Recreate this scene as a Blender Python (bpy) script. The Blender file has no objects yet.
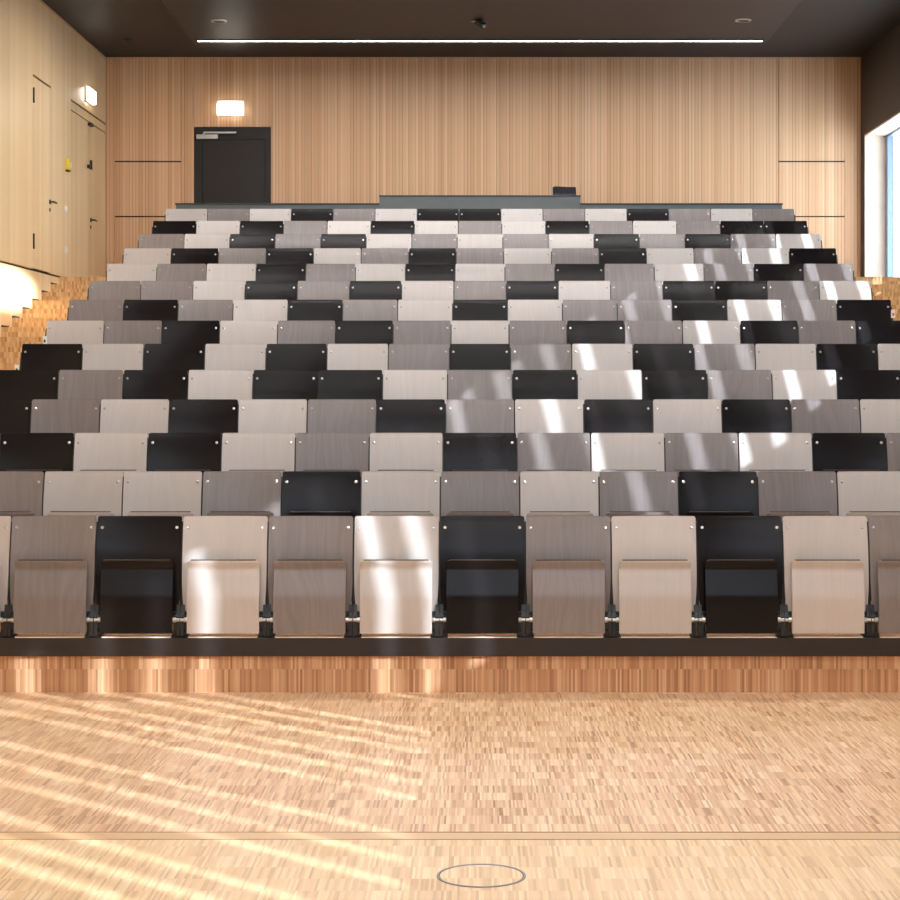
import bpy, bmesh, math, random
from mathutils import Vector

random.seed(7)
SC = bpy.context.scene
COL = SC.collection

# ------------------------------------------------------------------ camera
F = 1890.0            # focal length in pixels of a 900 px frame
HC = 1.803            # lens height above the stage floor
VX, VY = 480.0, 387.0
cam_d = bpy.data.cameras.new('camera')
cam_d.sensor_width = 36.0
cam_d.lens = 36.0 * F / 900.0
cam_d.shift_x = -(VX - 450.0) / 900.0
cam_d.shift_y = -(450.0 - VY) / 900.0
cam_d.clip_start = 0.05
cam = bpy.data.objects.new('camera', cam_d)
COL.objects.link(cam)
cam.location = (0, 0, HC)
cam.rotation_euler = (math.pi / 2, 0, 0)
SC.camera = cam

SC.view_settings.view_transform = 'Standard'
SC.view_settings.look = 'None'
SC.view_settings.gamma = 1.0
SC.view_settings.exposure = 0.0
SC.view_settings.use_curve_mapping = False


def PX(x, d):
    return (x - VX) * d / F


def PZ(y, d):
    return HC + (VY - y) * d / F


# ------------------------------------------------------------------ places
YB = 25.0                       # rear wall
XL, XR = -4.95, 5.04            # side walls
YF = -4.0                       # wall behind the lens
ZC = PZ(57, YB)                 # ceiling
ZL = 3.10                       # rear landing
PITCH, DEPTH, RISE = 0.51, 0.9022, 0.2259
D1 = 11.278                     # top edge of the first row's backs
SEAT_TOP = 1.034
ZHEAD = 5.09                    # window head
RISER = 11.16


# ------------------------------------------------------------------ mesh helpers
def box(bm, x0, x1, y0, y1, z0, z1, bevel=0.0):
    vs = [bm.verts.new((x, y, z)) for z in (z0, z1) for y in (y0, y1) for x in (x0, x1)]
    fs = [(0, 2, 3, 1), (4, 5, 7, 6), (0, 1, 5, 4), (1, 3, 7, 5), (3, 2, 6, 7), (2, 0, 4, 6)]
    faces = [bm.faces.new([vs[i] for i in f]) for f in fs]
    if bevel > 0:
        es = list({e for f in faces for e in f.edges})
        bmesh.ops.bevel(bm, geom=es, offset=bevel, segments=2, affect='EDGES', profile=0.6)


def cyl(bm, p, q, r, n=16, r2=None):
    p, q = Vector(p), Vector(q)
    ax = (q - p).normalized()
    up = Vector((0, 0, 1)) if abs(ax.z) < 0.9 else Vector((1, 0, 0))
    a = ax.cross(up).normalized()
    b = ax.cross(a)
    r2 = r if r2 is None else r2
    ra, rb = [], []
    for i in range(n):
        t = 2 * math.pi * i / n
        o = a * math.cos(t) + b * math.sin(t)
        ra.append(bm.verts.new(p + o * r))
        rb.append(bm.verts.new(q + o * r2))
    for i in range(n):
        bm.faces.new((ra[i], ra[(i + 1) % n], rb[(i + 1) % n], rb[i]))
    bm.faces.new(ra[::-1])
    bm.faces.new(rb)


def lathe(bm, prof, n=40, c=(0, 0, 0)):
    """closed profile of (r, z) spun about z"""
    rings = []
    for r, z in prof:
        rings.append([bm.verts.new((c[0] + r * math.cos(2 * math.pi * i / n),
                                    c[1] + r * math.sin(2 * math.pi * i / n), c[2] + z)) for i in range(n)])
    m = len(rings)
    for k in range(m):
        A, B = rings[k], rings[(k + 1) % m]
        for i in range(n):
            bm.faces.new((A[i], A[(i + 1) % n], B[(i + 1) % n], B[i]))


def prism(bm, pts, axis, a0, a1):
    """extrude a 2-D outline along an axis; pts are the two other coordinates in order"""
    def mk(p, a):
        if axis == 'x':
            return (a, p[0], p[1])
        if axis == 'y':
            return (p[0], a, p[1])
        return (p[0], p[1], a)
    A = [bm.verts.new(mk(p, a0)) for p in pts]
    B = [bm.verts.new(mk(p, a1)) for p in pts]
    n = len(pts)
    for i in range(n):
        bm.faces.new((A[i], A[(i + 1) % n], B[(i + 1) % n], B[i]))
    bm.faces.new(A[::-1])
    bm.faces.new(B)


def mesh(name, bm, mat, smooth=False):
    bmesh.ops.recalc_face_normals(bm, faces=bm.faces[:])
    me = bpy.data.meshes.new(name)
    bm.to_mesh(me)
    bm.free()
    me.materials.append(mat)
    if smooth:
        for p in me.polygons:
            p.use_smooth = True
        me.set_sharp_from_angle(angle=math.radians(40))
    return me


def obj(name, bm, mat, parent=None, smooth=False, loc=None):
    me = bm if isinstance(bm, bpy.types.Mesh) else mesh(name, bm, mat, smooth)
    o = bpy.data.objects.new(name, me)
    COL.objects.link(o)
    if parent is not None:
        o.parent = parent
    if loc is not None:
        o.location = loc
    return o


def tag(o, label, cat, group=None):
    o['label'] = label
    o['category'] = cat
    if group:
        o['group'] = group
    return o


def thing(name, label, cat, loc=(0, 0, 0), group=None):
    o = bpy.data.objects.new(name, None)
    o.empty_display_size = 0.1
    COL.objects.link(o)
    o.location = loc
    return tag(o, label, cat, group)


def structure(o, label=None):
    o['kind'] = 'structure'
    if label:
        o['label'] = label
    return o


def struct_empty(name, loc=(0, 0, 0), label=None):
    o = bpy.data.objects.new(name, None)
    o.empty_display_size = 0.1
    COL.objects.link(o)
    o.location = loc
    return structure(o, label)


B = bmesh.new


# ------------------------------------------------------------------ materials
class N:
    def __init__(self, name):
        self.m = bpy.data.materials.new(name)
        self.m.use_nodes = True
        self.t = self.m.node_tree
        self.t.nodes.clear()
        self.out = self.t.nodes.new('ShaderNodeOutputMaterial')

    def n(self, typ, **kw):
        nd = self.t.nodes.new(typ)
        for k, v in kw.items():
            setattr(nd, k, v)
        return nd

    def link(self, a, b):
        self.t.links.new(a, b)

    def math(self, op, a, b=None, c=None):
        nd = self.n('ShaderNodeMath', operation=op)
        for i, v in enumerate((a, b, c)):
            if v is None:
                continue
            if isinstance(v, (int, float)):
                nd.inputs[i].default_value = v
            else:
                self.link(v, nd.inputs[i])
        return nd.outputs[0]

    def vec(self, x, y, z):
        nd = self.n('ShaderNodeCombineXYZ')
        for i, v in enumerate((x, y, z)):
            if isinstance(v, (int, float)):
                nd.inputs[i].default_value = v
            else:
                self.link(v, nd.inputs[i])
        return nd.outputs[0]

    def white(self, v):
        nd = self.n('ShaderNodeTexWhiteNoise', noise_dimensions='3D')
        self.link(v, nd.inputs['Vector'])
        return nd.outputs['Value']

    def noise(self, v, scale=1.0, detail=3.0, rough=0.5):
        nd = self.n('ShaderNodeTexNoise')
        nd.inputs['Scale'].default_value = scale
        nd.inputs['Detail'].default_value = detail
        nd.inputs['Roughness'].default_value = rough
        self.link(v, nd.inputs['Vector'])
        return nd.outputs['Fac']

    def ramp(self, f, stops):
        nd = self.n('ShaderNodeValToRGB')
        el = nd.color_ramp.elements
        while len(el) < len(stops):
            el.new(0.5)
        for e, (p, c) in zip(el, stops):
            e.position = p
            e.color = (*c, 1)
        self.link(f, nd.inputs[0])
        return nd.outputs[0]

    def mul(self, c, f):
        """multiply a colour by a scalar"""
        nd = self.n('ShaderNodeVectorMath', operation='SCALE')
        self.link(c, nd.inputs[0])
        if isinstance(f, (int, float)):
            nd.inputs['Scale'].default_value = f
        else:
            self.link(f, nd.inputs['Scale'])
        return nd.outputs[0]

    def bsdf(self, color, rough=0.5, metal=0.0, spec=0.5, coat=0.0, bump=None, bump_s=0.2, bump_d=0.01):
        p = self.n('ShaderNodeBsdfPrincipled')
        if isinstance(color, tuple):
            p.inputs['Base Color'].default_value = (*color, 1)
        else:
            self.link(color, p.inputs['Base Color'])
        if isinstance(rough, (int, float)):
            p.inputs['Roughness'].default_value = rough
        else:
            self.link(rough, p.inputs['Roughness'])
        p.inputs['Metallic'].default_value = metal
        p.inputs['Specular IOR Level'].default_value = spec
        p.inputs['Coat Weight'].default_value = coat
        p.inputs['Coat Roughness'].default_value = 0.12
        if bump is not None:
            b = self.n('ShaderNodeBump')
            b.inputs['Strength'].default_value = bump_s
            b.inputs['Distance'].default_value = bump_d
            self.link(bump, b.inputs['Height'])
            self.link(b.outputs[0], p.inputs['Normal'])
        self.link(p.outputs[0], self.out.inputs[0])
        return self.m

    def pos(self):
        g = self.n('ShaderNodeNewGeometry')
        s = self.n('ShaderNodeSeparateXYZ')
        self.link(g.outputs['Position'], s.inputs[0])
        return s.outputs


def flat(name, c, rough=0.5, metal=0.0, spec=0.5, var=0.08):
    m = N(name)
    tc = m.n('ShaderNodeTexCoord')
    f = m.noise(tc.outputs['Object'], 9.0, 4)
    k = m.math('MULTIPLY_ADD', f, var * 2, 1 - var)
    rgb = m.n('ShaderNodeRGB')
    rgb.outputs[0].default_value = (*c, 1)
    return m.bsdf(m.mul(rgb.outputs[0], k), rough, metal, spec)


def emit(name, c, s):
    m = N(name)
    e = m.n('ShaderNodeEmission')
    e.inputs[0].default_value = (*c, 1)
    e.inputs[1].default_value = s
    m.link(e.outputs[0], m.out.inputs[0])
    return m.m


def slat_wood(name, axis, w, groove, cols, rough=0.45, groove_k=0.45, wide=0.62, coat=0.0, spec=0.4):
    """wall veneer of narrow upright strips, each strip its own tone, thin grooves between"""
    m = N(name)
    x, y, z = m.pos()
    u = {'x': x, 'y': y}[axis]
    q = m.math('DIVIDE', u, w)
    cell = m.math('FLOOR', q)
    fr = m.math('FRACT', q)
    r1 = m.white(m.vec(cell, 3.1, 0.7))
    r2 = m.white(m.vec(m.math('FLOOR', m.math('DIVIDE', u, wide)), 8.3, 1.9))
    grain = m.noise(m.vec(m.math('MULTIPLY', u, 55.0), cell, m.math('MULTIPLY', z, 2.2)), 1.0, 4, 0.6)
    f = m.math('ADD', m.math('MULTIPLY', r1, 0.5), m.math('MULTIPLY', r2, 0.2))
    f = m.math('ADD', f, m.math('MULTIPLY', grain, 0.3))
    c = m.ramp(f, [(0.15, cols[0]), (0.5, cols[1]), (0.85, cols[2])])
    rg = m.white(m.vec(cell, 1.7, 5.5))                       # some joints are deeper than others
    dark = m.math('LESS_THAN', fr, groove)
    amt = m.math('MULTIPLY', dark, m.math('MULTIPLY_ADD', rg, groove_k, groove_k * 0.25))
    k = m.math('SUBTRACT', 1.0, amt)
    h = m.math('SUBTRACT', 1.0, dark)
    return m.bsdf(m.mul(c, k), rough, 0, spec, coat, bump=h, bump_s=0.35, bump_d=0.004)


def parquet(name, upright, cols, lam=0.0085, length=0.15, rough=0.3, spec=0.5, axis='x'):
    """end-matched lamella parquet; lamellae run along depth, or upright on a riser"""
    m = N(name)
    x, y, z = m.pos()
    v = z if upright else y
    u = x if axis == 'x' else y
    row = m.math('FLOOR', m.math('DIVIDE', v, length))
    shift = m.math('MULTIPLY', m.white(m.vec(row, 2.0, 9.0)), 0.1)
    q = m.math('DIVIDE', m.math('ADD', u, shift), lam)
    cell = m.math('FLOOR', q)
    fr = m.math('FRACT', q)
    r1 = m.white(m.vec(cell, row, 0.37))
    blk = m.white(m.vec(m.math('FLOOR', m.math('DIVIDE', m.math('ADD', u, m.math('MULTIPLY', shift, 3.0)), lam * 13)), row, 4.4))
    grain = m.noise(m.vec(m.math('MULTIPLY', u, 160.0), m.math('MULTIPLY', y, 9.0), m.math('MULTIPLY', z, 9.0)), 1.0, 3, 0.6)
    big = m.noise(m.vec(x, y, z), 0.9, 2)
    f = m.math('ADD', m.math('MULTIPLY', r1, 0.66 if upright else 0.58), m.math('MULTIPLY', blk, 0.08 if upright else 0.17))
    f = m.math('ADD', f, m.math('MULTIPLY', grain, 0.15))
    f = m.math('ADD', f, m.math('MULTIPLY', big, 0.1))
    c = m.ramp(f, [(0.12, cols[0]), (0.34, cols[1]), (0.62, cols[2]), (0.9, cols[3])])
    joint = m.math('LESS_THAN', fr, 0.07)
    k = m.math('SUBTRACT', 1.0, m.math('MULTIPLY', joint, 0.25))
    rr = m.math('MULTIPLY_ADD', r1, 0.12, rough)
    return m.bsdf(m.mul(c, k), rr, 0, spec)


def plywood(name, dark, mid, light, rough, spec, coat, amount=1.0):
    """lacquered plywood: long upright grain with cathedral figure, different on every seat"""
    m = N(name)
    tc = m.n('ShaderNodeTexCoord')
    s = m.n('ShaderNodeSeparateXYZ')
    m.link(tc.outputs['Object'], s.inputs[0])
    x, y, z = s.outputs
    oi = m.n('ShaderNodeObjectInfo')
    rnd = oi.outputs['Random']
    off = m.math('MULTIPLY', rnd, 37.0)
    warp = m.noise(m.vec(m.math('MULTIPLY', x, 2.6), off, m.math('MULTIPLY', z, 1.1)), 1.0, 2)
    g1 = m.noise(m.vec(m.math('MULTIPLY', m.math('ADD', x, m.math('MULTIPLY', warp, 0.35)), 42.0), off, m.math('MULTIPLY', z, 1.6)), 1.0, 4, 0.55)
    g2 = m.noise(m.vec(m.math('MULTIPLY', x, 210.0), off, m.math('MULTIPLY', z, 5.0)), 1.0, 2, 0.5)
    f = m.math('ADD', m.math('MULTIPLY', g1, 0.6), m.math('MULTIPLY', g2, 0.3))
    f = m.math('ADD', f, m.math('MULTIPLY', rnd, 0.1))
    c = m.ramp(f, [(0.28, dark), (0.5, mid), (0.72, light)])
    tone = m.math('MULTIPLY_ADD', m.white(m.vec(rnd, 4.0, 2.0)), 0.16 * amount, 1 - 0.08 * amount)
    return m.bsdf(m.mul(c, tone), rough, 0, spec, coat)


M = {}
M['slat_back'] = slat_wood('rear_wall_slats', 'x', 0.043, 0.2,
                           ((0.66, 0.38, 0.205), (0.76, 0.47, 0.27), (0.84, 0.56, 0.345)), groove_k=0.32)
M['slat_side'] = slat_wood('side_wall_veneer', 'y', 0.11, 0.05,
                           ((0.77, 0.555, 0.295), (0.84, 0.63, 0.36), (0.89, 0.70, 0.44)), rough=0.32, groove_k=0.2, wide=1.2)
M['pale_wood'] = flat('pale_window_reveal_wood', (0.78, 0.66, 0.54), 0.4)
WOODC = ((0.36, 0.165, 0.08), (0.64, 0.38, 0.20), (0.75, 0.50, 0.295), (0.86, 0.66, 0.45))
M['floor_far'] = parquet('oak_lamella_parquet', False, WOODC)
M['floor_near'] = parquet('honey_lamella_parquet', False,
                          ((0.54, 0.32, 0.15), (0.73, 0.48, 0.25), (0.81, 0.57, 0.32), (0.88, 0.70, 0.48)), lam=0.0095, length=0.165)
M['riser'] = parquet('oak_riser_parquet', True, ((0.36, 0.17, 0.08), (0.53, 0.285, 0.15), (0.62, 0.36, 0.20), (0.78, 0.54, 0.34)),
                     lam=0.0115, length=0.137, rough=0.38)
M['stair'] = parquet('stair_lamella_parquet', True, ((0.40, 0.215, 0.08), (0.60, 0.36, 0.16), (0.68, 0.44, 0.21), (0.78, 0.58, 0.34)),
                     lam=0.02, length=0.113, rough=0.4)
M['strip'] = flat('oak_border_strip', (0.66, 0.42, 0.22), 0.35)
M['joint_line'] = flat('brown_joint_line', (0.36, 0.21, 0.11), 0.5)
M['nosing'] = flat('oak_nosing', (0.68, 0.44, 0.27), 0.35)
M['dark_gap'] = flat('dark_backing', (0.035, 0.024, 0.018), 0.8)
M['ceiling'] = flat('black_ceiling_paint', (0.0145, 0.015, 0.020), 0.5, spec=0.2)
M['raft'] = flat('black_ceiling_raft', (0.0175, 0.0182, 0.0255), 0.45, spec=0.24)
M['dark_wall'] = flat('dark_brown_wall_paint', (0.030, 0.021, 0.018), 0.55)
M['plaster'] = flat('white_plaster', (0.72, 0.71, 0.69), 0.8, var=0.03)
M['door_dark'] = flat('charcoal_door', (0.028, 0.022, 0.021), 0.5, spec=0.35)
M['door_frame'] = flat('charcoal_door_frame', (0.018, 0.017, 0.017), 0.45, spec=0.35)
M['steel'] = flat('satin_steel', (0.62, 0.60, 0.58), 0.32, metal=0.9)
M['ring'] = flat('worn_ring_metal', (0.34, 0.30, 0.31), 0.35, metal=0.7)
M['ply_edge'] = flat('dark_plywood_edge', (0.045, 0.030, 0.026), 0.5)
M['chalk'] = flat('dark_front_wall_panel', (0.07, 0.055, 0.045), 0.5)
M['bolt'] = flat('bright_bolt_head', (0.85, 0.85, 0.84), 0.25, metal=0.6)
M['black_metal'] = flat('black_metal', (0.014, 0.014, 0.014), 0.4)
M['rail'] = flat('black_seat_rail', (0.020, 0.014, 0.013), 0.45)
M['dark_iron'] = flat('dark_iron', (0.06, 0.045, 0.035), 0.5, metal=0.4)
M['grey_board'] = flat('grey_green_board', (0.125, 0.14, 0.142), 0.4)
M['board_edge'] = flat('dark_board_edge', (0.04, 0.045, 0.048), 0.4)
M['yellow'] = flat('yellow_plastic', (0.85, 0.70, 0.06), 0.4)
M['white_plate'] = flat('white_switch_plastic', (0.88, 0.86, 0.80), 0.3)
M['frame_blue'] = flat('grey_blue_aluminium', (0.19, 0.25, 0.38), 0.35, metal=0.3)
M['device'] = flat('black_device_case', (0.018, 0.017, 0.022), 0.3)
M['device_face'] = flat('dark_device_panel', (0.13, 0.13, 0.19), 0.25)
M['sign_red'] = flat('red_marking', (0.65, 0.10, 0.06), 0.5)
M['fin'] = flat('dark_louvre', (0.06, 0.06, 0.065), 0.5)
M['led_view'] = emit('linear_lamp_rear', (1.0, 0.96, 0.95), 24.0)
M['led'] = emit('linear_lamp', (1.0, 0.97, 0.955), 57.0)  # glow of the unseen lamps added as fill
M['led_front'] = emit('linear_lamp_front', (1.0, 0.97, 0.95), 36.0)  # weaker glow for the added lamps over the floor
M['exit_glow'] = emit('escape_lamp_glow', (1.0, 0.93, 0.80), 9.0)
M['ply_W'] = plywood('pale_birch_plywood', (0.50, 0.458, 0.435), (0.53, 0.49, 0.468), (0.565, 0.525, 0.503), 0.32, 0.45, 0.0, 0.5)
M['ply_G'] = plywood('grey_stained_plywood', (0.19, 0.163, 0.157), (0.225, 0.195, 0.189), (0.265, 0.233, 0.227), 0.29, 0.45, 0.0)
M['ply_B'] = flat('black_stained_plywood', (0.0085, 0.0062, 0.0066), 0.24, spec=0.21, var=0.03)

g = N('window_glass')
tr = g.n('ShaderNodeBsdfTransparent')
tr.inputs[0].default_value = (0.93, 0.97, 1.0, 1)
gl = g.n('ShaderNodeBsdfGlossy')
gl.inputs['Roughness'].default_value = 0.02
fr_ = g.n('ShaderNodeLayerWeight')
fr_.inputs[0].default_value = 0.5
mx = g.n('ShaderNodeMixShader')
g.link(g.math('MULTIPLY_ADD', g.math('POWER', fr_.outputs[1], 4.0), 0.14, 0.04), mx.inputs[0])
g.link(tr.outputs[0], mx.inputs[1])
g.link(gl.outputs[0], mx.inputs[2])
g.link(mx.outputs[0], g.out.inputs[0])
M['glass'] = g.m

# ------------------------------------------------------------------ floor
bm = B(); box(bm, XL - 0.2, XR + 0.6, 7.655, 25.4, -0.2, 0.0)
structure(obj('floor', bm, M['floor_far']), 'oak lamella parquet floor between the joint strip and the first tier')
bm = B(); box(bm, XL - 0.2, XR + 0.6, YF - 0.2, 7.53, -0.2, 0.0)
structure(obj('floor_front', bm, M['floor_near']), 'honey-toned parquet floor nearest the viewer')
bm = B()
box(bm, XL - 0.2, XR + 0.6, 7.53, 7.655, -0.2, 0.0)
ts = structure(obj('trim_1', bm, M['strip']), 'flush oak strip crossing the parquet from side to side')
bm = B()
box(bm, XL, XR, 7.528, 7.536, 0.0, 0.0012)
box(bm, XL, XR, 7.65, 7.658, 0.0, 0.0012)
obj('joint', bm, M['joint_line'], ts)

# round floor box lid
fx, fy = PX(481.3, 6.98), 6.97
fl = thing('floor_box', 'round flush floor lid with a thin metal ring in the parquet', 'floor box', (fx, fy, 0))
bm = B(); lathe(bm, [(0.156, 0.0), (0.156, 0.003), (0.158, 0.0045), (0.163, 0.0045), (0.165, 0.003), (0.165, 0.0)], 64)
obj('rim', bm, M['ring'], fl, True)
bm = B(); lathe(bm, [(0.153, 0.0), (0.153, 0.0015), (0.156, 0.0015), (0.156, 0.0)], 64)
obj('gap', bm, M['dark_gap'], fl)
bm = B(); cyl(bm, (0, 0, 0), (0, 0, 0.002), 0.153, 64)
obj('lid', bm, M['floor_near'], fl)

# ------------------------------------------------------------------ tiers
HALF = 7.5 * PITCH
bm = B()
for i in range(1, 15):
    y0 = RISER + DEPTH * (i - 1)
    y1 = RISER + DEPTH * i if i < 14 else YB
    z = RISE * i if i < 14 else ZL
    box(bm, -HALF - 0.02, HALF + 0.02, y0, y1, 0.0 if i == 1 else RISE * (i - 2), z - 0.012)
tier = structure(obj('floor_tier', bm, M['riser']), 'stepped oak tiers carrying the seat rows')
bm = B()
for i in range(1, 15):
    y0 = RISER + DEPTH * (i - 1)
    y1 = RISER + DEPTH * i if i < 14 else YB
    z = RISE * i if i < 14 else ZL
    box(bm, -HALF - 0.02, HALF + 0.02, y0 - 0.008, y1 + 0.0, z - 0.012, z)
obj('tread', bm, M['nosing'], tier)


def stairs(name, x0, x1, label):
    bm = B()
    bn = B()
    k = 0
    while True:
        d = 22.25 - 0.4511 * k
        z = ZL - 0.113 * k
        if z < 0.03:
            break
        y1 = YB if k == 0 else d + 0.4511
        box(bm, x0, x1, d, y1, max(0.0, z - 0.6), z - 0.014)
        box(bn, x0, x1, d - 0.006, y1, z - 0.014, z)
        k += 1
    s = structure(obj(name, bm, M['stair']), label)
    obj('tread', bn, M['stair'], s)
    return s


sl = stairs('stair_left', XL, -HALF - 0.021, 'oak parquet aisle steps climbing along the left wall')
sr = stairs('stair_right', HALF + 0.021, XR, 'oak parquet aisle steps climbing along the right wall')

# row markers on the aisle steps
def marker(name, x, y, z, label, red):
    t = thing(name, label, 'marker', (x, y, z), 'row markers by the aisle')
    bm = B(); box(bm, -0.018, 0.018, -0.012, 0.0, 0.0, 0.075, 0.003)
    obj('plate', bm, M['white_plate'], t)
    bm = B(); box(bm, -0.008, 0.008, -0.0145, -0.012, 0.02, 0.045)
    obj('marking', bm, M['sign_red'] if red else M['dark_iron'], t)


# ------------------------------------------------------------------ rear wall
bm = B(); box(bm, XL - 0.2, XR + 0.335, YB + 0.03, YB + 0.15, 0, ZC + 0.1)
# opening for the door is left dark behind the cladding
wb = structure(obj('wall_back', bm, M['dark_gap']), 'rear wall clad in narrow upright oak strips')


def clad_back(x0, x1, y0, y1, g=0.006, gh=0.012):
    X0, X1 = PX(x0, YB), PX(x1, YB)
    z1, z0 = PZ(y0, YB), (PZ(y1, YB) if y1 is not None else 2.9)
    if x0 <= 106.5:
        X0 = XL - 0.01
    if x1 >= 860.5:
        X1 = XR + 0.01
    bm = B()
    box(bm, X0 + g / 2, X1 - g / 2, YB, YB + 0.03, z0 + gh / 2 if y1 else z0, z1 - (gh / 2 if y0 > 58 else -0.02))
    return obj('cladding_panel', bm, M['slat_back'], wb)


clad_back(106, 114.5, 57, None, 0.002)
for a, b in ((57, 161.5), (161.5, 216.5), (216.5, None)):
    clad_back(114.5, 181, a, b, gh=0.018)
clad_back(181, 193, 57, None)
clad_back(193, 272, 57, 126, 0.004, 0.0)
clad_back(272, 580, 57, None)
clad_back(580, 778.5, 57, None)
for a, b in ((57, 161.5), (161.5, 216.5), (216.5, None)):
    clad_back(778.5, 845, a, b, gh=0.018)
clad_back(845, 861, 57, None, 0.002)
# light edge where the cladding meets the ceiling
bm = B(); box(bm, XL, XR, YB - 0.004, YB + 0.0, ZC - 0.022, ZC - 0.006)
structure(obj('trim_2', bm, M['nosing']), 'thin pale edge strip along the top of the rear wall')

# rear door
xa, xb = PX(193, YB), PX(272, YB)
zt = PZ(126, YB)
d1 = struct_empty('door_1', ((xa + xb) / 2, YB, ZL), 'charcoal rear door in a deep oak reveal, silver closer at its top')
w2 = (xb - xa) / 2
hh = zt - ZL
bm = B()
box(bm, -w2, -w2 + 0.012, -0.012, 0.03, 0, hh)
box(bm, w2 - 0.012, w2, -0.012, 0.03, 0, hh)
box(bm, -w2, w2, -0.012, 0.03, hh - 0.012, hh)
obj('reveal', bm, M['slat_back'], d1)
bm = B()
box(bm, -w2 + 0.012, -w2 + 0.125, 0.008, 0.03, 0, hh - 0.02)
box(bm, w2 - 0.085, w2 - 0.012, 0.008, 0.03, 0, hh - 0.012)
box(bm, -w2 + 0.125, w2 - 0.085, 0.008, 0.03, hh - 0.175, hh - 0.012)
obj('door_frame', bm, M['door_frame'], d1)
bm = B(); box(bm, -w2 + 0.135, w2 - 0.09, 0.0, 0.03, 0.005, hh - 0.182, 0.003)
obj('door_leaf', bm, M['door_dark'], d1)
cx0, cx1 = PX(197, YB) - (xa + xb) / 2, PX(218, YB) - (xa + xb) / 2
bm = B(); box(bm, cx0, cx1, -0.055, 0.0, PZ(139.4, YB) - ZL, PZ(134.8, YB) - ZL, 0.006)
cl = obj('closer', bm, M['steel'], d1)
a0, a1 = PX(204, YB) - (xa + xb) / 2, PX(236.5, YB) - (xa + xb) / 2
bm = B(); box(bm, a0, a1, -0.042, -0.022, PZ(133.8, YB) - ZL, PZ(132.0, YB) - ZL, 0.003)
prism(bm, [(cx0 + 0.07, PZ(135, YB) - ZL), (cx0 + 0.10, PZ(135, YB) - ZL), (a0 + 0.04, PZ(132.3, YB) - ZL), (a0, PZ(132.3, YB) - ZL)], 'y', -0.034, -0.026)
obj('closer_arm', bm, M['steel'], cl)


def glow_lamp(name, label, loc, w, h, dep, facing):
    t = thing(name, label, 'lamp', loc)
    bm = B()
    if facing == 'y':
        box(bm, -w / 2 - 0.012, w / 2 + 0.012, -0.02, 0, -h / 2 - 0.012, h / 2 + 0.03, 0.004)
    else:
        box(bm, 0, 0.02, -w / 2 - 0.012, w / 2 + 0.012, -h / 2 - 0.012, h / 2 + 0.03, 0.004)
    obj('housing', bm, M['white_plate'], t)
    bm = B()
    if facing == 'y':
        box(bm, -w / 2, w / 2, -dep, -0.02, -h / 2, h / 2, 0.018)
    else:
        box(bm, 0.02, dep, -w / 2, w / 2, -h / 2, h / 2, 0.018)
    obj('diffuser', bm, M['exit_glow'], t, True)
    return t


glow_lamp('escape_lamp', 'glowing white escape lamp on the rear wall above the charcoal door',
          (PX(230.5, YB), YB + 0.004, PZ(109, YB)), 0.34, 0.165, 0.06, 'y')

# ------------------------------------------------------------------ left wall
bm = B(); box(bm, XL - 0.2, XL - 0.03, YF, YB + 0.1, 0, ZC + 0.1)
wl = structure(obj('wall_left', bm, M['dark_gap']), 'left wall clad in honey-coloured veneer')


def clad_left(y0, y1, z0, z1, mat='slat_side'):
    bm = B()
    box(bm, XL - 0.03, XL, y0, y1, z0, z1)
    return obj('cladding_panel', bm, M[mat], wl)


dA, dB_ = 20.93, 21.80          # veneered door beside the steps
dC, dD, dE = 22.87, 23.93, 25.0  # double door on the landing
clad_left(YF, dA, ZL + 0.013, ZC + 0.02)
clad_left(YF, 22.55, 0, ZL - 0.012)
clad_left(22.555, YB, 0, ZL + 0.004)
clad_left(dA + 0.002, dB_ - 0.002, 5.27, ZC + 0.02)
clad_left(dB_, dC, ZL + 0.013, ZC + 0.02)
clad_left(dC + 0.002, dE, 5.29, ZC + 0.02)
hp = clad_left(dC + 0.002, dE, 5.165, 5.265)
bm = B(); box(bm, XL - 0.001, XL + 0.010, YF, YB, ZC - 0.03, ZC - 0.012)
structure(obj('trim_3', bm, M['nosing']), 'thin pale edge strip along the top of the left wall')
# dark strips laid on the wall as the shaded gap above each step
bm = B()
for k in range(1, 14):
    d = 22.25 - 0.4511 * k
    z = ZL - 0.113 * k
    box(bm, XL, XL + 0.006, d - 0.005, d + 0.30, z, z + 0.022)
obj('shadow_joint', bm, M['dark_gap'], wl)


def lever(parent, y, z, toward=1):
    """lever handle with rose and key plate on the left wall, local to the wall plane"""
    bm = B(); cyl(bm, (0, y, z), (0.012, y, z), 0.027, 20)
    h = obj('handle', bm, M['dark_iron'], parent, True)
    bm = B()
    cyl(bm, (0.012, y, z), (0.055, y, z), 0.010, 12)
    cyl(bm, (0.050, y - 0.01 * toward, z), (0.050, y + 0.13 * toward, z), 0.011, 12)
    obj('lever', bm, M['dark_iron'], h, True)
    bm = B(); cyl(bm, (0, y, z - 0.09), (0.008, y, z - 0.09), 0.022, 20)
    obj('key_plate', bm, M['dark_iron'], parent, True)


d2 = struct_empty('door_2', (XL, dA, ZL), 'veneered flush door in the left wall beside the steps, dark hinges on its near edge')
bm = B(); box(bm, -0.03, 0.0, 0.006, dB_ - dA - 0.006, 0.022, 5.245 - ZL)
obj('door_leaf', bm, M['slat_side'], d2)
for zc in (PZ(95, dA), PZ(241, dA)):
    bm = B()
    box(bm, 0.0, 0.016, -0.008, 0.022, zc - ZL - 0.085, zc - ZL + 0.085, 0.003)
    obj('hinge', bm, M['dark_iron'], d2)
lever(d2, 21.74 - dA, PZ(202.5, 21.8) - ZL, 1)

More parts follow.
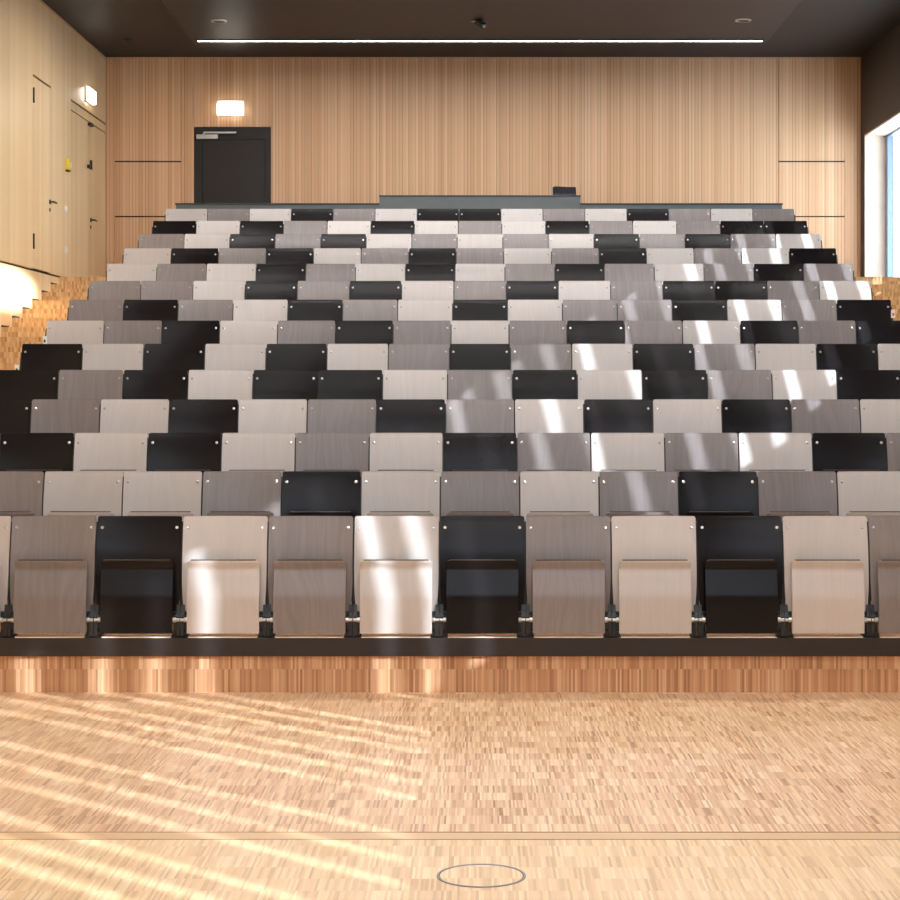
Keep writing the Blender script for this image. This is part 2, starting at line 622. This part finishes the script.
d3 = struct_empty('door_3', (XL, dC, ZL), 'veneered double door on the rear landing under a slim header panel')
for a, b in ((0.006, dD - dC - 0.004), (dD - dC + 0.004, dE - dC - 0.02)):
    bm = B(); box(bm, -0.03, 0.0, a, b, 0.01, 5.15 - ZL)
    obj('door_leaf', bm, M['slat_side'], d3)
lever(d3, 24.02 - dC, PZ(219.5, 23.95) - ZL, 1)
bm = B()
box(bm, 0, 0.03, 0.94, 1.02, PZ(169, 23.95) - ZL, PZ(166, 23.95) - ZL, 0.003)
box(bm, 0, 0.03, 1.10, 1.125, PZ(169, 23.95) - ZL, PZ(160, 23.95) - ZL, 0.003)
obj('latch', bm, M['dark_iron'], d3)
bm = B(); box(bm, 0, 0.045, 0.98, 1.14, PZ(126.5, 23.95) - ZL, PZ(123.5, 23.95) - ZL, 0.004)
obj('closer', bm, M['dark_iron'], d3)

glow_lamp('escape_lamp', 'glowing white escape lamp high on the left wall over the double door',
          (XL, 9355.5 / (480 - 88.5), PZ(96, 9355.5 / (480 - 88.5))), 0.42, 0.165, 0.06, 'x')

t = thing('alarm_box', 'small yellow box on the left wall between the two doors', 'alarm box', (XL, 22.63, PZ(164.5, 22.6)))
bm = B(); box(bm, 0, 0.045, -0.09, 0.09, -0.065, 0.065, 0.008)
obj('case', bm, M['yellow'], t)
bm = B(); box(bm, 0.045, 0.05, -0.03, 0.05, -0.03, 0.03, 0.002)
obj('cover', bm, M['white_plate'], t)
bm = B(); box(bm, 0.0, 0.04, -0.075, 0.03, -0.083, -0.068, 0.003)
obj('bracket', bm, M['dark_iron'], t)
for yy, lb in ((209.5, 'upper of two white switch plates under the yellow wall box'),
               (250.0, 'lower of two white switch plates, just above the landing')):
    t = thing('wall_switch', lb, 'switch', (XL, 22.58, PZ(yy, 22.6)), 'switch plates on the left wall')
    bm = B(); box(bm, 0, 0.012, -0.06, 0.06, -0.042, 0.042, 0.004)
    obj('plate', bm, M['white_plate'], t)
    bm = B(); box(bm, 0.012, 0.018, -0.035, 0.035, -0.024, 0.024, 0.003)
    obj('rocker', bm, M['white_plate'], t)

# ------------------------------------------------------------------ right wall and ribbon window
XO = XR + 0.46
bm = B()
box(bm, XR, XO, YF, YB + 0.15, 0, ZL - 0.02)
wr = structure(obj('wall_right', bm, M['slat_side']), 'right wall with a ribbon window under a dark upper band')
bm = B()
box(bm, XR, XO, YF, YB + 0.1, ZHEAD + 0.02, ZC + 0.1)
box(bm, XR, XR + 0.335, 24.80, YB + 0.05, ZL - 0.02, ZHEAD + 0.02)
box(bm, XR, XO, YF, -1.0, ZL - 0.02, ZHEAD + 0.02)
obj('upper_band', bm, M['dark_wall'], wr)
bm = B()
box(bm, XR + 0.006, XR + 0.27, 24.775, 24.80, ZL, ZHEAD)         # far jamb
box(bm, XR + 0.006, XR + 0.27, -1.0, 24.80, ZHEAD, ZHEAD + 0.02)  # soffit
box(bm, XR, XR + 0.27, -1.0, 24.80, ZL - 0.02, ZL)             # sill
obj('reveal', bm, M['pale_wood'], wr)
w1 = struct_empty('window_1', (XR + 0.26, 0, ZL), 'ribbon window along the right wall in a grey-blue metal frame')
bm = B()
box(bm, 0.01, 0.085, 24.62, 24.775, 0, ZHEAD - ZL)
box(bm, 0.01, 0.085, -1.0, 24.62, ZHEAD - ZL - 0.03, ZHEAD - ZL)
box(bm, 0.01, 0.085, -1.0, 24.62, 0, 0.05)
obj('window_frame', bm, M['frame_blue'], w1)
bm = B()
box(bm, 0.070, 0.078, -1.0, 24.62, 0.0, ZHEAD - ZL)
obj('pane', bm, M['glass'], w1)
# upright louvres: boards between narrow open slits, three slits to a bay
XS = XR + 0.30
TAN = 0.94
shift = (XS - XR) * TAN
slits = [-0.4, -0.1, 0.2, 0.72, 1.0, 1.3, 1.83, 2.18, 2.55, 3.26, 3.60, 3.90, 4.31, 4.60, 4.88, 5.88, 6.14, 6.41,
         8.36, 8.70, 9.04, 9.71, 10.0, 10.27, 11.27, 11.55, 11.85, 12.42, 12.73, 13.08, 13.77, 14.13, 14.46,
         15.10, 15.40, 15.68, 16.66, 16.94, 17.25, 17.83, 18.17, 18.51, 19.18, 19.54, 19.88, 20.5, 20.85, 21.2, 21.9, 22.22, 22.55]
slits = [v - shift for v in slits]
slits = sorted(s for s in slits if -0.9 < s < 22.5)
bm = B()
prev = -1.0
SW = 0.115
for s in slits:
    box(bm, XS - 0.26 - XR, XS - 0.24 - XR, prev, s - SW / 2, 0.05, ZHEAD - ZL - 0.03)
    prev = s + SW / 2
box(bm, XS - 0.26 - XR, XS - 0.24 - XR, prev, 22.62, 0.05, ZHEAD - ZL - 0.03)
box(bm, XS - 0.26 - XR, XS - 0.24 - XR, -1.0, 22.62, 0.03, 0.25)  # unseen apron added to trim the low end of the sun streaks
lv = obj('louvre', bm, M['fin'], w1)
bm = B(); box(bm, XO, XO + 3.6, 19.9, 25.6, 5.22, 5.34)  # unseen slab added to keep direct sun off the rear wall
obj('roof_overhang', bm, M['plaster'], wr)

# ------------------------------------------------------------------ wall behind the lens, ceiling
CZ0, CZ1, CX0, CX1 = 4.8, 5.9, -4.6, 4.7
bm = B()
box(bm, XL - 0.2, XO, YF - 0.2, YF, 3.0, CZ0)
box(bm, XL - 0.2, XO, YF - 0.2, YF, CZ1, ZC + 0.1)
box(bm, XL - 0.2, CX0, YF - 0.2, YF, CZ0, CZ1)
box(bm, CX1, XO, YF - 0.2, YF, CZ0, CZ1)
wf = structure(obj('wall_front', bm, M['plaster']))
bm = B(); box(bm, XL - 0.2, XO, YF - 0.2, YF, 0, 3.0)
obj('dado', bm, M['chalk'], wf)
w2_ = struct_empty('window_2', (0, YF - 0.1, CZ0))  # unseen clerestory added for sky light and its reflection on the seats
bm = B()
for k in range(5):
    xx = CX0 + (CX1 - CX0) * k / 4
    box(bm, xx - 0.03, xx + 0.03, -0.05, 0.05, 0, CZ1 - CZ0)
box(bm, CX0, CX1, -0.05, 0.05, 0, 0.06)
box(bm, CX0, CX1, -0.05, 0.05, CZ1 - CZ0 - 0.06, CZ1 - CZ0)
obj('window_frame', bm, M['frame_blue'], w2_)
bm = B(); box(bm, CX0, CX1, -0.006, 0.0, 0, CZ1 - CZ0)
obj('pane', bm, M['glass'], w2_)
bm = B(); box(bm, XL - 0.2, XO, YF - 0.2, YB + 0.15, ZC, ZC + 0.2)
structure(obj('ceiling', bm, M['ceiling']), 'black painted ceiling')
bm = B(); box(bm, -3.6, 3.6, -3.0, 23.85, ZC - 0.035, ZC)
box(bm, -3.6, -3.58, -3.0, 23.9, ZC - 0.042, ZC - 0.035)
structure(obj('ceiling_raft', bm, M['raft']), 'shallow lowered black ceiling panel around the linear lamp')
ZR = ZC - 0.035


def linear_lamp(y, mat, label, w=0.15, hx=3.525, z=ZR):
    t = thing('linear_lamp', label, 'lamp', (0, y, z), 'linear ceiling lamps')
    bm = B()
    box(bm, -hx - 0.02, hx + 0.02, -w / 2 - 0.02, -w / 2, -0.012, 0)
    box(bm, -hx - 0.02, hx + 0.02, w / 2, w / 2 + 0.02, -0.012, 0)
    box(bm, -hx - 0.02, -hx, -w / 2, w / 2, -0.012, 0)
    box(bm, hx, hx + 0.02, -w / 2, w / 2, -0.012, 0)
    obj('frame', bm, M['black_metal'], t)
    bm = B()
    box(bm, -hx, hx, -w / 2, w / 2, -0.006, -0.001)
    obj('diffuser', bm, M[mat], t)


linear_lamp(F * (ZR - HC) / (VY - 40.5), 'led_view', 'long thin lit linear lamp crossing the black ceiling near the rear wall', w=0.075)
for y, lb in ((20.9, 'second'), (17.2, 'third'), (13.2, 'fourth'), (9.6, 'fifth'), (6.4, 'sixth'), (0.6, 'seventh')):  # unseen lamps added to fill the room with light
    linear_lamp(y, 'led' if y > 12 or y < 2 else 'led_front', f'{lb} linear ceiling lamp counted from the rear wall, above the picture edge', w=0.2)


def downlight(x, y, label):
    d = F * (ZR - HC) / (VY - y)
    t = thing('downlight', label, 'downlight', (PX(x, d), d, ZR), 'recessed ceiling downlights')
    bm = B(); lathe(bm, [(0.075, 0.0), (0.075, -0.012), (0.082, -0.016), (0.094, -0.014), (0.098, -0.004), (0.098, 0.0)], 32)
    obj('rim', bm, M['steel'], t, True)
    bm = B(); cyl(bm, (0, 0, -0.004), (0, 0, 0.0), 0.075, 32)
    obj('lens', bm, M['dark_iron'], t)


downlight(219, 20.5, 'round recessed downlight on the left of the black ceiling')
downlight(743, 20, 'round recessed downlight on the right of the black ceiling')
d = F * (ZR - HC) / (VY - 20)
t = thing('spotlight', 'small black spotlight at the middle of the ceiling panel', 'spotlight', (PX(479, d), d, ZR))
bm = B(); cyl(bm, (0, 0, -0.012), (0, 0, 0), 0.05, 24)
obj('base', bm, M['black_metal'], t, True)
bm = B(); cyl(bm, (-0.05, -0.02, -0.025), (0.06, 0.04, -0.06), 0.03, 20, 0.04)
hd = obj('head', bm, M['black_metal'], t, True)
bm = B(); cyl(bm, (0.06, 0.0, -0.062), (0.066, -0.008, -0.082), 0.022, 16)
obj('lens', bm, M['bolt'], hd, True)
bm = B(); prism(bm, [(-0.09, -0.022), (-0.02, -0.006), (-0.02, -0.03)], 'y', -0.03, 0.0)
obj('shield', bm, M['steel'], hd)
d = F * (ZC - HC) / (VY - 40)
t = thing('smoke_detector', 'tiny dark detector on the left side of the black ceiling', 'detector', (PX(127, d), d, ZC))
bm = B(); cyl(bm, (0, 0, -0.012), (0, 0, 0), 0.055, 24)
obj('base', bm, M['black_metal'], t, True)
bm = B(); cyl(bm, (0, 0, -0.05), (0, 0, -0.012), 0.028, 24, 0.045)
obj('cap', bm, M['dark_iron'], t, True)

# ------------------------------------------------------------------ rear parapet, desk, console
yb = 23.86
zp = PZ(203.2, yb)
t = thing('parapet', 'long low grey parapet board behind the back row of seats', 'parapet', (0, yb, ZL))
bm = B(); box(bm, PX(176, yb), PX(782, yb), 0, 0.05, 0, zp - ZL - 0.02)
obj('board', bm, M['grey_board'], t)
bm = B(); box(bm, PX(176, yb) - 0.01, PX(782, yb) + 0.01, -0.015, 0.14, zp - ZL - 0.02, zp - ZL, 0.003)
obj('cap', bm, M['board_edge'], t)
yd = yb - 0.10
zd = PZ(195.2, yd)
xd0, xd1 = PX(379.5, yd), PX(580, yd)
t = thing('control_desk', 'raised grey desk front in the middle of the rear parapet', 'desk', ((xd0 + xd1) / 2, yd, ZL))
hw = (xd1 - xd0) / 2
bm = B(); box(bm, -hw, hw, 0, 0.03, 0.15, zd - ZL - 0.02)
obj('front_panel', bm, M['grey_board'], t)
bm = B(); box(bm, -hw - 0.006, hw + 0.006, -0.012, 0.62, zd - ZL - 0.02, zd - ZL, 0.003)
obj('desk_top', bm, M['board_edge'], t)
for sx in (-1, 1):
    bm = B(); box(bm, min(sx * hw, sx * (hw - 0.03)), max(sx * hw, sx * (hw - 0.03)), 0.03, 0.06, 0.15, zd - ZL - 0.02)
    box(bm, min(sx * hw, sx * (hw - 0.04)), max(sx * hw, sx * (hw - 0.04)), 0.30, 0.60, 0.0, zd - ZL - 0.02)
    obj('side_panel', bm, M['grey_board'], t)
yc = yd + 0.25
xc0, xc1 = PX(553, yc), PX(576, yc)
t = thing('mixing_console', 'small black console standing on the right end of the grey desk', 'console', ((xc0 + xc1) / 2, yc, zd))
cw = (xc1 - xc0) / 2
hc_ = PZ(186.5, yc) - zd
bm = B(); prism(bm, [(-0.06, 0), (0.16, 0), (0.16, hc_), (0.05, hc_), (-0.06, 0.03)], 'x', -cw, cw)
cs = obj('case', bm, M['device'], t)
for q in range(3):
    bm = B()
    x0 = -cw + 0.02 + q * 0.09
    prism(bm, [(-0.052, 0.032 + 0.006), (-0.056, 0.032), (0.040, hc_ - 0.02), (0.042, hc_ - 0.012)], 'x', x0, x0 + 0.07)
    obj('key_panel', bm, M['device_face'], cs)
for q in range(4):
    bm = B(); box(bm, -cw + 0.03 + q * 0.06, -cw + 0.07 + q * 0.06, -0.066, -0.058, 0.008, 0.02)
    obj('button', bm, M['frame_blue'], cs)
bm = B(); prism(bm, [(-cw, hc_), (-cw + 0.03, hc_ + 0.016), (cw - 0.03, hc_ + 0.004), (cw, hc_)], 'y', 0.12, 0.15)
obj('rear_edge', bm, M['device'], cs)

# ------------------------------------------------------------------ seat meshes
BACK = [(0.000, 1.034), (-0.004, 1.02), (-0.0105, 0.995), (-0.022, 0.95), (-0.033, 0.905), (-0.0425, 0.86), (-0.050, 0.815), (-0.0555, 0.775),
        (-0.0605, 0.735), (-0.0655, 0.69), (-0.070, 0.64), (-0.0735, 0.58), (-0.075, 0.52), (-0.074, 0.46), (-0.070, 0.40)]
PAN = [(-0.100, 0.778), (-0.112, 0.781), (-0.119, 0.777), (-0.120, 0.770), (-0.115, 0.758), (-0.107, 0.745), (-0.103, 0.733), (-0.104, 0.722), (-0.109, 0.705),
       (-0.117, 0.665), (-0.127, 0.62), (-0.135, 0.585), (-0.1385, 0.565), (-0.140, 0.545), (-0.140, 0.50), (-0.139, 0.45), (-0.138, 0.40), (-0.137, 0.350)]


def sheet(prof, halfw, thick, nx, bow):
    """bent board: profile in (y, z) seen from the side, half width by height, slight bow across"""
    bm = B()
    rowsF, rowsB = [], []
    n = len(prof)
    for i, (y, z) in enumerate(prof):
        a = prof[max(0, i - 1)]
        b = prof[min(n - 1, i + 1)]
        ty, tz = b[0] - a[0], b[1] - a[1]
        l = math.hypot(ty, tz)
        ny, nz = -tz / l, ty / l          # points behind the board
        w = halfw(z)
        rf, rb = [], []
        for k in range(nx + 1):
            u = -1 + 2 * k / nx
            yy = y - bow(z) * u * u
            rf.append(bm.verts.new((u * w, yy, z)))
            rb.append(bm.verts.new((u * w, yy + ny * thick, z + nz * thick)))
        rowsF.append(rf)
        rowsB.append(rb)
    for i in range(n - 1):
        for k in range(nx):
            bm.faces.new((rowsF[i][k], rowsF[i + 1][k], rowsF[i + 1][k + 1], rowsF[i][k + 1]))
            bm.faces.new((rowsB[i][k], rowsB[i][k + 1], rowsB[i + 1][k + 1], rowsB[i + 1][k]))
        for k in (0, nx):
            bm.faces.new((rowsF[i][k], rowsB[i][k], rowsB[i + 1][k], rowsF[i + 1][k]))
    for i in (0, n - 1):
        for k in range(nx):
            bm.faces.new((rowsF[i][k], rowsF[i][k + 1], rowsB[i][k + 1], rowsB[i][k]))
    return bm


def back_w(z):
    w = 0.2500
    top = SEAT_TOP - z
    r = 0.013
    if top < r:
        w -= r - math.sqrt(max(0, r * r - (r - top) ** 2))
    if z < 0.70:
        w -= 0.022 * ((0.70 - z) / 0.30) ** 2
    return w


def pan_w(z):
    w = 0.2125
    top = 0.781 - z
    r = 0.02
    if top < r:
        w -= r - math.sqrt(max(0, r * r - (r - top) ** 2))
    return w


BACKF = [(0.0, 1.034), (-0.0005, 1.032), (-0.001, 1.028)] + BACK[1:]
ME = {}
for c in 'WGB':
    ME['back' + c] = mesh('backrest', sheet(BACKF, back_w, 0.012, 10, lambda z: 0.012), M['ply_' + c], True)
    ME['pan' + c] = mesh('seat_pan', sheet(PAN, pan_w, 0.012, 10, lambda z: 0.0), M['ply_' + c], True)
bm = B()
cyl(bm, (0, -0.004, 0), (0, 0.004, 0), 0.0095, 14)
cyl(bm, (0, -0.007, 0), (0, -0.004, 0), 0.006, 14, 0.0095)
ME['bolt'] = mesh('bolt', bm, M['bolt'], True)


def bracket_mesh(sx):
    bm = B()
    x0, x1 = sorted((sx * 0.2535, sx * 0.232))
    # pointed standing plate on the rail
    prism(bm, [(-0.125, 0.331), (-0.060, 0.331), (-0.060, 0.47), (-0.088, 0.515), (-0.10, 0.47), (-0.125, 0.445)], 'x', x0, x1)
    xa, xb = sorted((sx * 0.217, sx * 0.2535))
    box(bm, xa, xb, -0.118, -0.075, 0.375, 0.452, 0.004)
    xa, xb = sorted((sx * 0.205, sx * 0.2535))
    box(bm, xa, xb, -0.112, -0.06, 0.331, 0.356, 0.003)
    # closed housing behind the hinge and slim post behind the joint of the boards
    xa, xb = sorted((sx * 0.210, sx * 0.2545))
    box(bm, xa, xb, -0.095, -0.062, 0.331, 0.475, 0.003)
    xa, xb = sorted((sx * 0.243, sx * 0.2548))
    prism(bm, [(-0.07, 0.331), (-0.025, 0.331), (-0.025, 0.60), (0.004, 0.85), (0.022, 1.0), (0.007, 1.0), (-0.020, 0.85), (-0.050, 0.60), (-0.054, 0.45)], 'x', xa, xb)
    return mesh('bracket', bm, M['black_metal'])


def pin_mesh(sx):
    bm = B()
    cyl(bm, (sx * 0.2135, -0.118, 0.428), (sx * 0.231, -0.118, 0.428), 0.0155, 16)
    cyl(bm, (sx * 0.232, -0.118, 0.428), (sx * 0.2525, -0.118, 0.428), 0.012, 16)
    return mesh('hinge_pin', bm, M['steel'], True)


for sx in (-1, 1):
    ME['br%d' % sx] = bracket_mesh(sx)
    ME['pin%d' % sx] = pin_mesh(sx)
bm = B(); box(bm, -0.193, 0.193, -0.1185, -0.101, 0.7765, 0.7835, 0.003)  # separate dark bar along the top of the pan
ME['edge'] = mesh('top_edge', bm, M['ply_edge'])
bm = B()
prism(bm, [(-0.06, -RISE * 0 + 0.0), (0.16, 0.0 + RISE), (0.16, 0.90), (0.02, 0.965), (-0.05, 0.78), (-0.08, 0.40)], 'x', -0.008, 0.008)
ME['side'] = mesh('side_panel', bm, M['black_metal'])


def make_seat(c):
    root = bpy.data.objects.new('auditorium_seat', None)
    root.empty_display_size = 0.1
    COL.objects.link(root)
    bk = obj('backrest', ME['back' + c], None, root)
    for sx in (-1, 1):
        b = obj('bolt', ME['bolt'], None, bk, loc=(sx * 0.222, -0.0255, 0.966))
        b.rotation_euler = (math.radians(-14), 0, 0)
    pn = obj('seat_pan', ME['pan' + c], None, root)
    obj('top_edge', ME['edge'], None, pn)
    for sx in (-1, 1):
        br = obj('bracket', ME['br%d' % sx], None, root)
        obj('hinge_pin', ME['pin%d' % sx], None, br)
    return root


def copy_tree(o, parent=None):
    c = o.copy()
    COL.objects.link(c)
    if parent is not None:
        c.parent = parent
    for ch in o.children:
        copy_tree(ch, c)
    return c


ROWS = ['WWGBWGWBGWBWGWB',   # front row
        'BGWWGBWGWGBGWBG',
        'GBWBWGWBGWGWBGW',
        'BGWBWGBGWBWBGWB',
        'BGBWBBWGBWBGWBG',
        'BWBWBWGBGWBGWBW',
        'WGBWGBGWGBGWBGB',
        'GBGWBGWBWGGBWGB',
        'GGWBGBWGBWGBBGW',
        'WGWBGWBWGBGWGBG',
        'WBGBWGBGWGBWGWB',
        'GWBGBWGWGWBGBGW',
        'BWBGWBWGWBGWGBB',
        'WGWBGWBBWGWBGWG']  # back row
ORD = ['', 'first', 'second', 'third', 'fourth', 'fifth', 'sixth', 'seventh', 'eighth']
CW = {'W': 'pale birch', 'G': 'grey-brown', 'B': 'black'}


def row_phrase(i):
    if i == 0:
        return 'front row'
    if i == 13:
        return 'back row'
    if i < 7:
        return ORD[i + 1] + ' row from the front'
    return ORD[14 - i] + ' row from the back'


proto = {}
for i, row in enumerate(ROWS):
    y = D1 + DEPTH * i
    zf = RISE * i
    xo = 0.014 if i == 0 else 0.0
    p = F * PITCH / y
    vis = []
    for j in range(15):
        xl = 480 + (j - 7.5) * p + xo * F / y
        if xl + p > 1.0 and xl < 899.4:
            vis.append(j)
    for j, c in enumerate(row):
        if c in proto:
            o = copy_tree(proto[c])
        else:
            o = proto[c] = make_seat(c)
        o.location = ((j - 7) * PITCH + xo, y, zf)
        o['category'] = 'seat'
        o['group'] = 'tip-up seats of the ' + row_phrase(i)
        if j in vis:
            k = vis.index(j)
            nv = len(vis)
            if nv % 2 and k == nv // 2:
                where = 'exactly in the middle'
            elif k < nv / 2:
                where = ('leftmost' if k == 0 else ORD[k + 1] + ' from the left')
            else:
                kk = nv - 1 - k
                where = ('rightmost' if kk == 0 else ORD[kk + 1] + ' from the right')
            cut = ''
            o['label'] = f'{CW[c]} plywood tip-up seat, {where} in the {row_phrase(i)}'
        else:
            side = 'left' if j < 7 else 'right'
            n = (min(vis) - j) if j < 7 else (j - max(vis))
            o['label'] = f'tip-up seat {["", "one", "two"][n]} past the {side} picture edge, {row_phrase(i)}'
# row end panels belong to the outermost seats of each row
seats = [o for o in COL.objects if o.name.startswith('auditorium_seat')]
for o in seats:
    i = round((o.location.y - D1) / DEPTH)
    j = round(o.location.x / PITCH + 7)
    if j in (0, 14) and i > 0:
        s = obj('side_panel', ME['side'], None, o, loc=((-0.262 if j == 0 else 0.262), 0, 0))

# rails under the seats
for i in range(14):
    y = D1 + DEPTH * i
    z = RISE * i
    bm = B()
    box(bm, -HALF - 0.03 + 0.0, HALF + 0.03, -0.148, -0.119, 0.217, 0.325)
    box(bm, -HALF - 0.03, HALF + 0.03, -0.119, -0.045, 0.24, 0.325)
    if i == 0:
        t = thing('seat_rail', 'long black rail carrying the front row of seats above the oak riser', 'rail', (0, y, z))
        obj('beam', bm, M['rail'], t)
        for j in range(15):
            bm = B()
            box(bm, (j - 7) * PITCH - 0.203 + 0.014, (j - 7) * PITCH + 0.203 + 0.014, -0.1455, -0.125, 0.325, 0.331)
            obj('edge_strip', bm, M['pale_wood'], t)
    else:
        o = obj('rail', bm, M['rail'], tier, loc=(0, y, z))

# row markers seen at the left ends of two rows and the right end of one
marker('row_marker', PX(45.5, 16.3), 16.3 - 0.02, PZ(345, 16.3), 'small white row marker left of the seventh seat row from the front', False)
marker('row_marker', PX(17, 15.35), 15.35, PZ(374, 15.35), 'small white row marker at the left end of the sixth seat row', False)
marker('row_marker', PX(893, 17.2), 17.2, PZ(318, 17.2), 'small row marker with a red mark at the right aisle', True)

# ------------------------------------------------------------------ light
wd = bpy.data.worlds.new('sky')
SC.world = wd
wd.use_nodes = True
bg = wd.node_tree.nodes['Background']
bg.inputs[0].default_value = (0.80, 0.89, 1.0, 1)
bg.inputs[1].default_value = 9.0

sd = bpy.data.lights.new('sun', 'SUN')
sd.energy = 7.5
sd.angle = math.radians(0.4)
sd.color = (0.94, 0.965, 1.0)
so = bpy.data.objects.new('sun', sd)
COL.objects.link(so)
so.location = (12, 2, 9)
dirv = Vector((-1.0, TAN, -0.434 * math.hypot(1, TAN)))
so.rotation_euler = dirv.to_track_quat('-Z', 'Y').to_euler()

# unseen spotlight added to make the hot spot on the lower left wall
t = thing('ceiling_spotlight', 'black ceiling spotlight aimed along the left wall, above the picture edge', 'spotlight', (-1.2, 19.8, ZC))
bm = B(); cyl(bm, (0, 0, -0.06), (0, 0, 0), 0.04, 20)
obj('base', bm, M['black_metal'], t, True)
aim = (Vector((XL, 19.8, 2.82)) - Vector((-1.2, 19.8, ZC - 0.14))).normalized()
bm = B()
o0 = Vector((0, 0, -0.12))
cyl(bm, o0 - aim * 0.12, o0 + aim * 0.0, 0.05, 24, 0.06)
obj('head', bm, M['black_metal'], t, True)
ld = bpy.data.lights.new('spot_lamp', 'SPOT')
ld.energy = 9000
ld.spot_size = math.radians(5)
ld.spot_blend = 1.0
ld.color = (0.93, 0.94, 1.0)
ld.shadow_soft_size = 0.04
lo = bpy.data.objects.new('spot_lamp', ld)
COL.objects.link(lo)
lo.location = Vector((-1.2, 19.8, ZC - 0.12)) + aim * 0.06
lo.scale = (7.5, 1, 1)
lo.rotation_euler = aim.to_track_quat('-Z', 'Y').to_euler()

SC.cycles.max_bounces = 8
SC.cycles.diffuse_bounces = 5
SC.cycles.glossy_bounces = 4
SC.cycles.transparent_max_bounces = 8
SC.cycles.caustics_reflective = False
SC.cycles.caustics_refractive = False
SC.cycles.sample_clamp_indirect = 6.0
SC.cycles.use_denoising = True
